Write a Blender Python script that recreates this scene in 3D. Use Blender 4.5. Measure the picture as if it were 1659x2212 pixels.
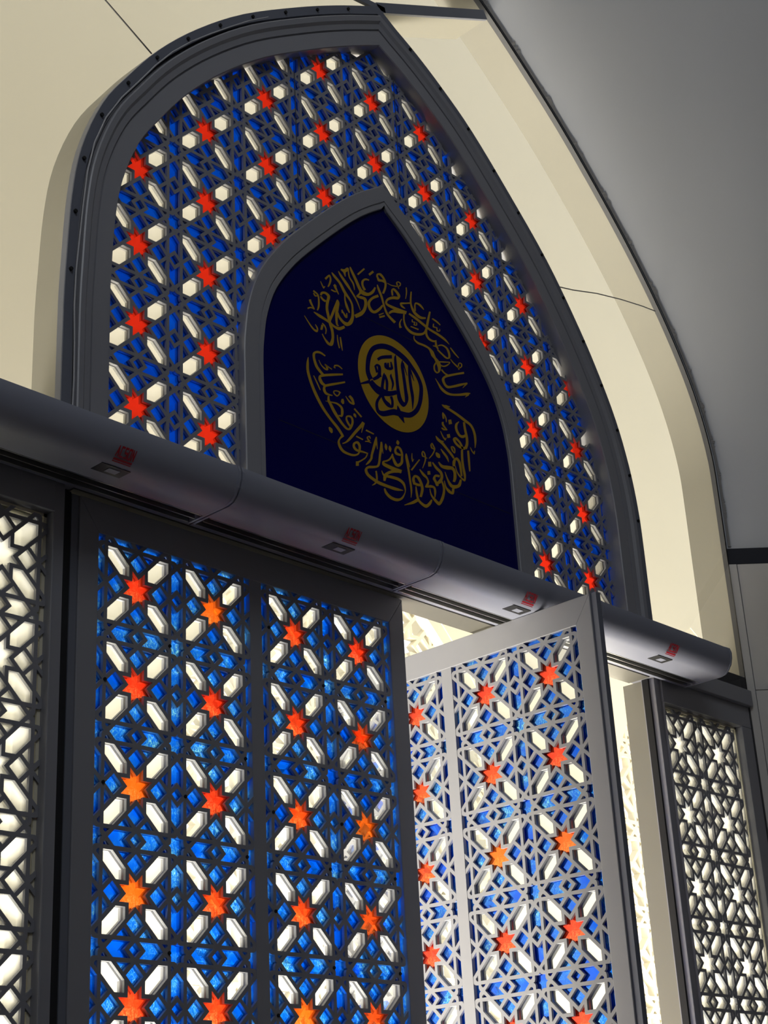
import bpy, bmesh, math, random
from mathutils import Vector, Matrix
from mathutils.geometry import delaunay_2d_cdt

# ---------------------------------------------------------------- units
# One lattice tile (star to star) is one unit "P"; P = 0.30 m.  x runs along the
# screen, y goes out of the hall, z up; z = -16.1 P is the hall floor.
S = 0.30
FL = -16.1
def W(x, y, z): return Vector((x * S, y * S, (z - FL) * S))

for o in list(bpy.data.objects): bpy.data.objects.remove(o)
scene = bpy.context.scene
COL = scene.collection

# ---------------------------------------------------------------- camera
cam = bpy.data.cameras.new('camera')
co = bpy.data.objects.new('camera', cam); COL.objects.link(co)
R0 = Vector((0.68227094, -0.72928144, -0.05152613))
R1 = Vector((0.25676736, 0.30501063, -0.91708181))
R2 = Vector((0.68452676, 0.61246804, 0.39535556))
m3 = Matrix((R0, -R1, -R2)).transposed()
co.matrix_world = Matrix.Translation(W(-9.46720, -11.83722, -10.79750)) @ m3.to_4x4()
cam.sensor_fit = 'HORIZONTAL'; cam.sensor_width = 36.0
cam.lens = 3471.24 / 1659 * 36
cam.clip_start = 0.02; cam.clip_end = 500
scene.camera = co

# ---------------------------------------------------------------- light and exposure
world = bpy.data.worlds.new('sky'); scene.world = world
world.use_nodes = True
bg = world.node_tree.nodes['Background']
bg.inputs['Color'].default_value = (0.97, 0.98, 1.0, 1)
bg.inputs['Strength'].default_value = 1.5

def area(name, loc, look, sx, sy, power, color):
    l = bpy.data.lights.new(name, 'AREA'); l.shape = 'RECTANGLE'
    l.size = sx * S; l.size_y = sy * S; l.energy = power; l.color = color
    o = bpy.data.objects.new(name, l); COL.objects.link(o)
    o.location = W(*loc)
    d = (W(*look) - W(*loc)).normalized()
    o.rotation_euler = d.to_track_quat('-Z', 'Y').to_euler()
    return o
# added fill light just above the porch paving, standing in for bounced daylight
area('porch_fill_light', (11, 5.3, -15.9), (11, 6.2, 10), 44, 4.6, 1330, (1.0, 0.96, 0.88))
# added fill light in the unseen hall, on the left behind the camera
area('hall_fill_light', (-9.0, -17.2, 11), (11, -3, 2), 8.5, 11, 138, (0.88, 0.94, 1.0))

vs = scene.view_settings
vs.view_transform = 'Standard'; vs.look = 'None'; vs.exposure = 0.0; vs.gamma = 1.0
vs.use_curve_mapping = False
scene.cycles.max_bounces = 10
scene.cycles.transparent_max_bounces = 24
scene.cycles.transmission_bounces = 6

# ---------------------------------------------------------------- materials
def lin(c): return tuple(((v / 255) / 12.92 if v / 255 <= .04045 else ((v / 255 + .055) / 1.055) ** 2.4) for v in c)

def mat(name, col, rough=.5, metal=0., spec=.5, var=.06, scale=6., bump=0., coat=0.):
    m = bpy.data.materials.new(name); m.use_nodes = True
    nt = m.node_tree; b = nt.nodes['Principled BSDF']
    b.inputs['Roughness'].default_value = rough
    b.inputs['Metallic'].default_value = metal
    b.inputs['Specular IOR Level'].default_value = spec
    b.inputs['Coat Weight'].default_value = coat
    tc = nt.nodes.new('ShaderNodeTexCoord')
    n = nt.nodes.new('ShaderNodeTexNoise'); n.inputs['Scale'].default_value = scale; n.inputs['Detail'].default_value = 5
    nt.links.new(tc.outputs['Object'], n.inputs['Vector'])
    mx = nt.nodes.new('ShaderNodeMix'); mx.data_type = 'RGBA'
    mx.inputs['A'].default_value = (*[c * (1 - var) for c in col], 1)
    mx.inputs['B'].default_value = (*[min(1, c * (1 + var)) for c in col], 1)
    nt.links.new(n.outputs['Fac'], mx.inputs['Factor'])
    nt.links.new(mx.outputs['Result'], b.inputs['Base Color'])
    if bump:
        bp = nt.nodes.new('ShaderNodeBump'); bp.inputs['Strength'].default_value = bump; bp.inputs['Distance'].default_value = .01
        nt.links.new(n.outputs['Fac'], bp.inputs['Height']); nt.links.new(bp.outputs['Normal'], b.inputs['Normal'])
    return m

def glass_colour(name, base, glint, amount, glint_gain, alt=None):
    """coloured sheet glass seen against the light: part clear, part diffusing"""
    m = bpy.data.materials.new(name); m.use_nodes = True
    nt = m.node_tree; nt.nodes.clear()
    out = nt.nodes.new('ShaderNodeOutputMaterial')
    tr = nt.nodes.new('ShaderNodeBsdfTransparent'); tl = nt.nodes.new('ShaderNodeBsdfTranslucent')
    gl = nt.nodes.new('ShaderNodeBsdfGlossy'); gl.inputs['Roughness'].default_value = .12
    mx = nt.nodes.new('ShaderNodeMixShader'); mx.inputs[0].default_value = amount
    m2 = nt.nodes.new('ShaderNodeMixShader'); m2.inputs[0].default_value = .05
    nt.links.new(tr.outputs[0], mx.inputs[1]); nt.links.new(tl.outputs[0], mx.inputs[2])
    nt.links.new(mx.outputs[0], m2.inputs[1]); nt.links.new(gl.outputs[0], m2.inputs[2])
    nt.links.new(m2.outputs[0], out.inputs[0])
    tc = nt.nodes.new('ShaderNodeTexCoord')
    colnode = nt.nodes.new('ShaderNodeMix'); colnode.data_type = 'RGBA'
    colnode.inputs['A'].default_value = (*base, 1); colnode.inputs['B'].default_value = (*glint, 1)
    if alt:  # some stars tinted orange, painting in the sun behind the glass
        oi = nt.nodes.new('ShaderNodeObjectInfo')
        pw = nt.nodes.new('ShaderNodeMath'); pw.operation = 'POWER'; pw.inputs[1].default_value = 3.0
        nt.links.new(oi.outputs['Random'], pw.inputs[0])
        am = nt.nodes.new('ShaderNodeMix'); am.data_type = 'RGBA'
        am.inputs['A'].default_value = (*base, 1); am.inputs['B'].default_value = (*alt, 1)
        nt.links.new(pw.outputs[0], am.inputs['Factor']); nt.links.new(am.outputs['Result'], colnode.inputs['A'])
    # slow variation of the tint, plus fine glints of the rolled glass painted into the colour
    n1 = nt.nodes.new('ShaderNodeTexNoise'); n1.inputs['Scale'].default_value = 9; n1.inputs['Detail'].default_value = 2
    nt.links.new(tc.outputs['Object'], n1.inputs['Vector'])
    mp = nt.nodes.new('ShaderNodeMapping'); mp.inputs['Scale'].default_value = (1.0, 1.0, .55); mp.inputs['Rotation'].default_value = (0, .5, 0)
    nt.links.new(tc.outputs['Object'], mp.inputs['Vector'])
    n2 = nt.nodes.new('ShaderNodeTexNoise'); n2.inputs['Scale'].default_value = 120; n2.inputs['Detail'].default_value = 2.5; n2.inputs['Distortion'].default_value = .35
    nt.links.new(mp.outputs[0], n2.inputs['Vector'])
    r1 = nt.nodes.new('ShaderNodeMapRange'); r1.inputs[1].default_value = .40; r1.inputs[2].default_value = .64
    nt.links.new(n1.outputs['Fac'], r1.inputs[0])
    s5 = nt.nodes.new('ShaderNodeMath'); s5.operation = 'SUBTRACT'; s5.inputs[1].default_value = .5
    nt.links.new(n2.outputs['Fac'], s5.inputs[0])
    ab = nt.nodes.new('ShaderNodeMath'); ab.operation = 'ABSOLUTE'; nt.links.new(s5.outputs[0], ab.inputs[0])
    r2 = nt.nodes.new('ShaderNodeMapRange'); r2.inputs[1].default_value = .0; r2.inputs[2].default_value = .045; r2.inputs[3].default_value = 1; r2.inputs[4].default_value = 0
    nt.links.new(ab.outputs[0], r2.inputs[0])
    mu = nt.nodes.new('ShaderNodeMath'); mu.operation = 'MULTIPLY'
    nt.links.new(r1.outputs[0], mu.inputs[0]); nt.links.new(r2.outputs[0], mu.inputs[1])
    ad = nt.nodes.new('ShaderNodeMath'); ad.operation = 'MULTIPLY_ADD'; ad.use_clamp = True
    ad.inputs[1].default_value = glint_gain; nt.links.new(mu.outputs[0], ad.inputs[0])
    sc = nt.nodes.new('ShaderNodeMath'); sc.operation = 'MULTIPLY'; sc.inputs[1].default_value = .18
    nt.links.new(r1.outputs[0], sc.inputs[0]); nt.links.new(sc.outputs[0], ad.inputs[2])
    nt.links.new(ad.outputs[0], colnode.inputs['Factor'])
    nt.links.new(colnode.outputs['Result'], tr.inputs[0]); nt.links.new(colnode.outputs['Result'], tl.inputs[0])
    return m

def clear_glass(name, tint=(1, 1, 1), gloss=.06):
    m = bpy.data.materials.new(name); m.use_nodes = True
    nt = m.node_tree; nt.nodes.clear()
    out = nt.nodes.new('ShaderNodeOutputMaterial')
    tr = nt.nodes.new('ShaderNodeBsdfTransparent'); tr.inputs[0].default_value = (*tint, 1)
    gl = nt.nodes.new('ShaderNodeBsdfGlossy'); gl.inputs['Roughness'].default_value = .02
    lw = nt.nodes.new('ShaderNodeFresnel'); lw.inputs[0].default_value = 1.5
    mu = nt.nodes.new('ShaderNodeMath'); mu.operation = 'MULTIPLY'; mu.inputs[1].default_value = gloss * 14
    mx = nt.nodes.new('ShaderNodeMixShader')
    nt.links.new(lw.outputs[0], mu.inputs[0]); nt.links.new(mu.outputs[0], mx.inputs[0])
    nt.links.new(tr.outputs[0], mx.inputs[1]); nt.links.new(gl.outputs[0], mx.inputs[2])
    nt.links.new(mx.outputs[0], out.inputs[0])
    return m

M = {}
M['paint'] = mat('grey_powder_coat', (.285, .285, .31), .38, var=.03, scale=3)
M['lattice'] = mat('grey_lattice_paint', (.27, .27, .295), .45, var=.03, scale=3)
M['lattice2'] = mat('beige_lattice_paint', (.15, .145, .125), .45, var=.03, scale=3)
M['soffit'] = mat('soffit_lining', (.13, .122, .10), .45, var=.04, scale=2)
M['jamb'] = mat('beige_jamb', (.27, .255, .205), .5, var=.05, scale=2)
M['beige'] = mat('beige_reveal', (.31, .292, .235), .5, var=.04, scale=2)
M['flange'] = mat('dark_flange_paint', (.17, .18, .22), .4, var=.1, scale=4)
M['groove'] = mat('black_rubber', (.01, .01, .012), .7)
M['cream'] = mat('cream_panel', (.80, .74, .565), .55, var=.035, scale=1.1)
M['stone'] = mat('grey_plaster', (.60, .61, .635), .7, var=.05, scale=1.3, bump=.05)
M['panelstone'] = mat('warm_grey_stone', (.62, .595, .56), .6, var=.12, scale=2.2, bump=.05)
M['stripe'] = mat('black_stone', (.02, .022, .03), .25)
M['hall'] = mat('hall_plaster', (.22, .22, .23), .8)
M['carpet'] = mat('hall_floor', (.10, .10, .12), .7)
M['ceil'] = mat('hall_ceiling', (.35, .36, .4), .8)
M['paving'] = mat('pale_paving', (.7, .66, .56), .8, var=.1)
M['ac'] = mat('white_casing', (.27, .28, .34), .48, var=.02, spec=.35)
M['acdark'] = mat('dark_slot', (.012, .012, .013), .5)
M['metal'] = mat('brushed_metal', (.6, .6, .58), .3, metal=1.)
M['red'] = mat('red_print', (.42, .006, .02), .5)
M['board'] = mat('navy_board', (.0015, .0015, .095), .3, spec=.12, var=.25, scale=1.2)
M['gold'] = mat('gold_letter', (.52, .31, .010), .45, var=.08, scale=8)
M['trim'] = mat('dark_trim', (.06, .06, .065), .4)
M['screw'] = mat('black_screw', (.004, .004, .004), .6)
M['caulk'] = mat('grey_sealant', (.30, .29, .28), .6)
M['cable'] = mat('grey_cable', (.45, .45, .47), .4)
BLUE = (.004, .10, .93); CY = (.04, .62, 1.0)
M['blue'] = glass_colour('blue_glass_smooth', (.01, .235, .86), (.04, .42, .98), .10, .16)
M['blue2'] = glass_colour('blue_glass_rolled', (.01, .315, .96), (.62, .98, 1.0), .10, 1.0)
M['red1'] = glass_colour('red_glass_smooth', (.90, .165, .10), (.97, .24, .12), .10, .1)
M['red2'] = glass_colour('red_glass_rolled', (.93, .175, .09), (1, .70, .42), .10, .95, alt=(1, .40, .08))
M['clear'] = clear_glass('clear_glass', (.97, .97, .96), .02)
def frosted(name, amount, tint=(1, 1, 1)):
    m = bpy.data.materials.new(name); m.use_nodes = True
    nt = m.node_tree; nt.nodes.clear()
    out = nt.nodes.new('ShaderNodeOutputMaterial'); tr = nt.nodes.new('ShaderNodeBsdfTransparent'); tl = nt.nodes.new('ShaderNodeBsdfTranslucent')
    n = nt.nodes.new('ShaderNodeTexNoise'); n.inputs['Scale'].default_value = 5; tc = nt.nodes.new('ShaderNodeTexCoord')
    nt.links.new(tc.outputs['Object'], n.inputs['Vector'])
    mr = nt.nodes.new('ShaderNodeMapRange'); mr.inputs[3].default_value = amount * .5; mr.inputs[4].default_value = amount * 1.5
    nt.links.new(n.outputs['Fac'], mr.inputs[0])
    tl.inputs[0].default_value = (1, .99, .96, 1); tr.inputs[0].default_value = (*tint, 1)
    mx = nt.nodes.new('ShaderNodeMixShader'); nt.links.new(mr.outputs[0], mx.inputs[0])
    nt.links.new(tr.outputs[0], mx.inputs[1]); nt.links.new(tl.outputs[0], mx.inputs[2]); nt.links.new(mx.outputs[0], out.inputs[0])
    return m
M['frost2'] = frosted('hazy_side_glass', .30, (.88, .90, .90))
M['frost3'] = frosted('hazy_door_glass', .07, (.925, .94, .945))
M['frost'] = frosted('hazy_white_glass', .07)
M['pane'] = clear_glass('large_clear_pane', (.80, .80, .795), .05)

# ---------------------------------------------------------------- mesh helpers
def link(me, name, m, parent=None, smooth=False):
    o = bpy.data.objects.new(name, me); COL.objects.link(o)
    me.materials.append(m)
    if smooth:
        for p in me.polygons: p.use_smooth = True
    if parent: o.parent = parent
    return o

class MB:
    """collects shapes in tile units, links them as one mesh object"""
    def __init__(s): s.v = []; s.f = []
    def add(s, vs, fs):
        n = len(s.v); s.v += [tuple(v) for v in vs]; s.f += [tuple(i + n for i in f) for f in fs]; return s
    def box(s, x0, x1, y0, y1, z0, z1):
        return s.add([(x0, y0, z0), (x1, y0, z0), (x1, y1, z0), (x0, y1, z0), (x0, y0, z1), (x1, y0, z1), (x1, y1, z1), (x0, y1, z1)],
                     [(3, 2, 1, 0), (4, 5, 6, 7), (0, 1, 5, 4), (1, 2, 6, 5), (2, 3, 7, 6), (3, 0, 4, 7)])
    def prism(s, poly, y0, y1):
        n = len(poly)
        s.add([(x, y0, z) for x, z in poly] + [(x, y1, z) for x, z in poly],
              [tuple(range(n)), tuple(reversed(range(n, 2 * n)))] + [(i, i + n, (i + 1) % n + n, (i + 1) % n) for i in range(n)])
        return s
    def tube(s, pts, r, n=8):
        pts = [Vector(p) for p in pts]; base = len(s.v)
        for i, p in enumerate(pts):
            t = (pts[min(i + 1, len(pts) - 1)] - pts[max(i - 1, 0)]).normalized()
            a = t.cross(Vector((0, 1, 0)));
            if a.length < .05: a = t.cross(Vector((1, 0, 0)))
            a.normalize(); b = t.cross(a)
            for k in range(n):
                q = p + r * (math.cos(2 * math.pi * k / n) * a + math.sin(2 * math.pi * k / n) * b); s.v.append(tuple(q))
        for i in range(len(pts) - 1):
            for k in range(n):
                s.f.append((base + i * n + k, base + i * n + (k + 1) % n, base + (i + 1) * n + (k + 1) % n, base + (i + 1) * n + k))
        s.f.append(tuple(base + k for k in range(n))); s.f.append(tuple(base + (len(pts) - 1) * n + k for k in reversed(range(n))))
        return s
    def cyl(s, c, r, y0, y1, n=14):
        return s.prism([(c[0] + r * math.cos(2 * math.pi * k / n), c[1] + r * math.sin(2 * math.pi * k / n)) for k in range(n)], y0, y1)
    def build(s, name, m, parent=None, smooth=False, bevel=0, soft=0, origin=(0, 0, 0), world=True):
        me = bpy.data.meshes.new(name)
        ox, oy, oz = origin
        me.from_pydata([((x - ox) * S, (y - oy) * S, (z - oz) * S) for x, y, z in s.v], [], s.f)
        bm = bmesh.new(); bm.from_mesh(me); bmesh.ops.recalc_face_normals(bm, faces=bm.faces); bm.to_mesh(me); bm.free()
        o = link(me, name, m, parent, smooth)
        if not parent: o.location = W(ox, oy, oz)
        if soft:
            for p in me.polygons: p.use_smooth = True
            md = o.modifiers.new('edge', 'EDGE_SPLIT'); md.split_angle = math.radians(soft)
        if bevel:
            md = o.modifiers.new('bevel', 'BEVEL'); md.width = bevel * S; md.segments = 2; md.limit_method = 'ANGLE'
        return o

def tag(o, label=None, cat=None, group=None, kind=None):
    if label: o['label'] = label
    if cat: o['category'] = cat
    if group: o['group'] = group
    if kind: o['kind'] = kind
    return o
def root(name, x, y, z, rz=0):
    o = bpy.data.objects.new(name, None); COL.objects.link(o); o.location = W(x, y, z); o.rotation_euler = (0, 0, rz)
    o.empty_display_size = .1
    return o
def copy_tree(o, parent=None, name=None):
    c = o.copy(); COL.objects.link(c)
    if name: c.name = name
    if parent: c.parent = parent
    for ch in list(o.children): copy_tree(ch, c)
    return c

# ---------------------------------------------------------------- the star lattice
CC, DD, WW = .28, .192, .082        # in half tiles: star notch, edge line, strap width
def inset(poly, d):
    """shrink a counter-clockwise polygon by d (mitred)"""
    n = len(poly); out = []
    for i in range(n):
        p0, p1, p2 = [Vector(poly[(i + k) % n]) for k in (-1, 0, 1)]
        a = (p1 - p0).normalized(); b = (p2 - p1).normalized()
        na = Vector((-a.y, a.x)); nb = Vector((-b.y, b.x))
        k = 1 + na.dot(nb)
        out.append(tuple(p1 + (na + nb) * (d / k)))
    return out
def ccw(p):
    a = sum(p[i][0] * p[(i + 1) % len(p)][1] - p[(i + 1) % len(p)][0] * p[i][1] for i in range(len(p)))
    return p if a > 0 else p[::-1]
def rotp(p, k):
    for _ in range(k): p = [(-y, x) for x, y in p]
    return p
def star_poly():
    R = CC / .5412; pts = []
    for k in range(16):
        a = math.radians(22.5 * k); r = R if k % 2 else CC
        pts.append((r * math.cos(a), r * math.sin(a)))
    return pts      # tips at odd multiples of 22.5 degrees
def hex_poly():
    s = CC * .7071
    R = CC / .5412; tx, ty = R * math.cos(math.radians(22.5)), R * math.sin(math.radians(22.5))
    e = 1 - DD
    return [(s, s), (tx, ty), (e, e - CC), (e, e), (e - CC, e), (ty, tx)]
def cell_polys(w):
    """hole outlines, in half tiles about a star; w = half strap width"""
    e = 1 - DD; t = (e - CC) / 2
    star = [inset(ccw(star_poly()), w)]
    hexs, blues = [], []
    s = CC * .7071
    for k in range(4):
        hexs.append(rotp(inset(ccw(hex_poly()), w), k))
        blues.append(rotp(inset([(CC, 0), (CC + t, -t), (e, 0), (CC + t, t)], w), k))          # kite
        for sg in (1, -1):
            tri = [(e, 0), (e, sg * (e - CC)), (CC + t, sg * t)]
            blues.append(rotp(inset(ccw(tri), w), k))
            # rounded loop at the tile corner
            y0 = e - CC; x1 = 1 - w
            q = [(e + w, sg * (y0 + w * 2.414)), (e + w, sg * (e - w)), (x1 - w - .035, sg * (e - w)), (x1 - w, sg * (e - w - .035)), (x1 - w, sg * (x1 - w - CC + 1.414 * w))]
            if q[4][1] * sg < q[3][1] * sg - .005:
                blues.append(rotp(ccw(q), k))
    # edge zone, shared with the neighbour
    for k in range(4):
        dia = inset([(e, 0), (1, -DD), (1 + DD, 0), (1, DD)], w)
        blues.append(rotp(dia, k))
        for sg in (1, -1):
            tip = 1 - CC - w * 1.414
            ch = [(e + w, sg * (w * 2.414)), (1, sg * (DD + w * 1.414)), (1 + DD - w, sg * (w * 2.414)), (1 + DD - w, sg * (e - CC - w * .414)), (1, sg * tip), (e + w, sg * (e - CC - w * .414))]
            blues.append(rotp(ccw(ch), k))
        a = e + w
        bs = [(a, a), (1 - .07, a), (1 - .022, a - .02), (1, a - .06), (1.022, a - .02), (1.07, a)]
        pl = []
        for q in range(4): pl += [(x - 1, y - 1) for x, y in []] or [(u + 1, v + 1) for u, v in rotp([(x - 1, y - 1) for x, y in bs], q)]
        blues.append(rotp(ccw(pl), k))
    return star, hexs, blues
def half(ps): return [[(x * .5, y * .5) for x, y in p] for p in ps]
def inside(p, x, y):
    r = False; n = len(p); j = n - 1
    for i in range(n):
        if (p[i][1] > y) != (p[j][1] > y) and x < (p[j][0] - p[i][0]) * (y - p[i][1]) / (p[j][1] - p[i][1]) + p[i][0]: r = not r
        j = i
    return r
ST, HX, BL = [half(q) for q in cell_polys(WW / 2)]
STC, HXC, _ = [half(q) for q in cell_polys(.004)]
def bbox(p): return (min(a[0] for a in p), max(a[0] for a in p), min(a[1] for a in p), max(a[1] for a in p))
def cdt_tile(holes, cx, cz, clip=None, square=True):
    """triangles of (tile square) minus holes, optionally cut by clip polygons; clip = list of (poly, keep_inside)"""
    vs, es = [], []
    def addp(p):
        n = len(vs); vs.extend(Vector((x, y)) for x, y in p); es.extend((n + i, n + (i + 1) % len(p)) for i in range(len(p)))
    sq = [(-.5, -.5), (.5, -.5), (.5, .5), (-.5, .5)]
    addp(sq)
    for h in holes: addp(h)
    lc = []
    for p, keep in (clip or []):
        q = [(x - cx, z - cz) for x, z in p]; lc.append((q, keep))
        n = len(q)
        for i in range(n):      # only the stretch near this tile
            a, b = q[i], q[(i + 1) % n]
            if min(a[0], b[0]) < .8 and max(a[0], b[0]) > -.8 and min(a[1], b[1]) < .8 and max(a[1], b[1]) > -.8:
                k = len(vs); vs.extend((Vector(a), Vector(b))); es.append((k, k + 1))
    ov, oe, of, *_ = delaunay_2d_cdt(vs, es, [], 0, 1e-5)
    bbs = [bbox(h) for h in holes]; tris = []
    for f in of:
        x = sum(ov[i].x for i in f) / len(f); y = sum(ov[i].y for i in f) / len(f)
        if abs(x) > .5 or abs(y) > .5: continue
        if any(b[0] < x < b[1] and b[2] < y < b[3] and inside(h, x, y) for h, b in zip(holes, bbs)): continue
        if any(inside(q, x, y) != keep for q, keep in lc): continue
        tris.append([(ov[i].x + cx, ov[i].y + cz) for i in f])
    return tris
ALLH = ST + HX + BL
BASE = {}
def lattice_tris(kind, cols, rows, clip=None):
    holes = {'lattice': ALLH, 'sheet': STC + HXC}[kind]
    if kind not in BASE: BASE[kind] = cdt_tile(holes, 0, 0)
    out = []
    for cx in cols:
        for cz in rows:
            if clip:
                st = 0
                for p, keep in clip:
                    near = False
                    n = len(p)
                    for i in range(n):
                        a, b = p[i], p[(i + 1) % n]
                        m = 6
                        for k in range(m + 1):
                            x = a[0] + (b[0] - a[0]) * k / m - cx; z = a[1] + (b[1] - a[1]) * k / m - cz
                            if abs(x) < .62 and abs(z) < .62: near = True; break
                        if near: break
                    if near: st = max(st, 1)
                    elif inside(p, cx, cz) != keep: st = 2; break
                if st == 2: continue
                if st == 1: out += cdt_tile(holes, cx, cz, clip); continue
            out += [[(x + cx, z + cz) for x, z in t] for t in BASE[kind]]
    return out
def slab(tris, y0, y1):
    """extrude a set of flat triangles between y0 and y1 with side walls"""
    idx = {}; pts = []; F = []
    def vid(p):
        k = (round(p[0], 4), round(p[1], 4))
        if k not in idx: idx[k] = len(pts); pts.append(p)
        return idx[k]
    for t in tris:
        f = [vid(p) for p in t]
        if len(set(f)) == len(f): F.append(f)
    ed = {}
    for f in F:
        for i in range(len(f)):
            a, b = f[i], f[(i + 1) % len(f)]
            ed.setdefault((min(a, b), max(a, b)), []).append((a, b))
    n = len(pts); mb = MB()
    fs = [tuple(f) for f in F] + [tuple(i + n for i in reversed(f)) for f in F]
    for k, l in ed.items():
        if len(l) == 1: a, b = l[0]; fs.append((b, a, a + n, b + n))
    mb.add([(x, y0, z) for x, z in pts] + [(x, y1, z) for x, z in pts], fs)
    return mb

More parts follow.
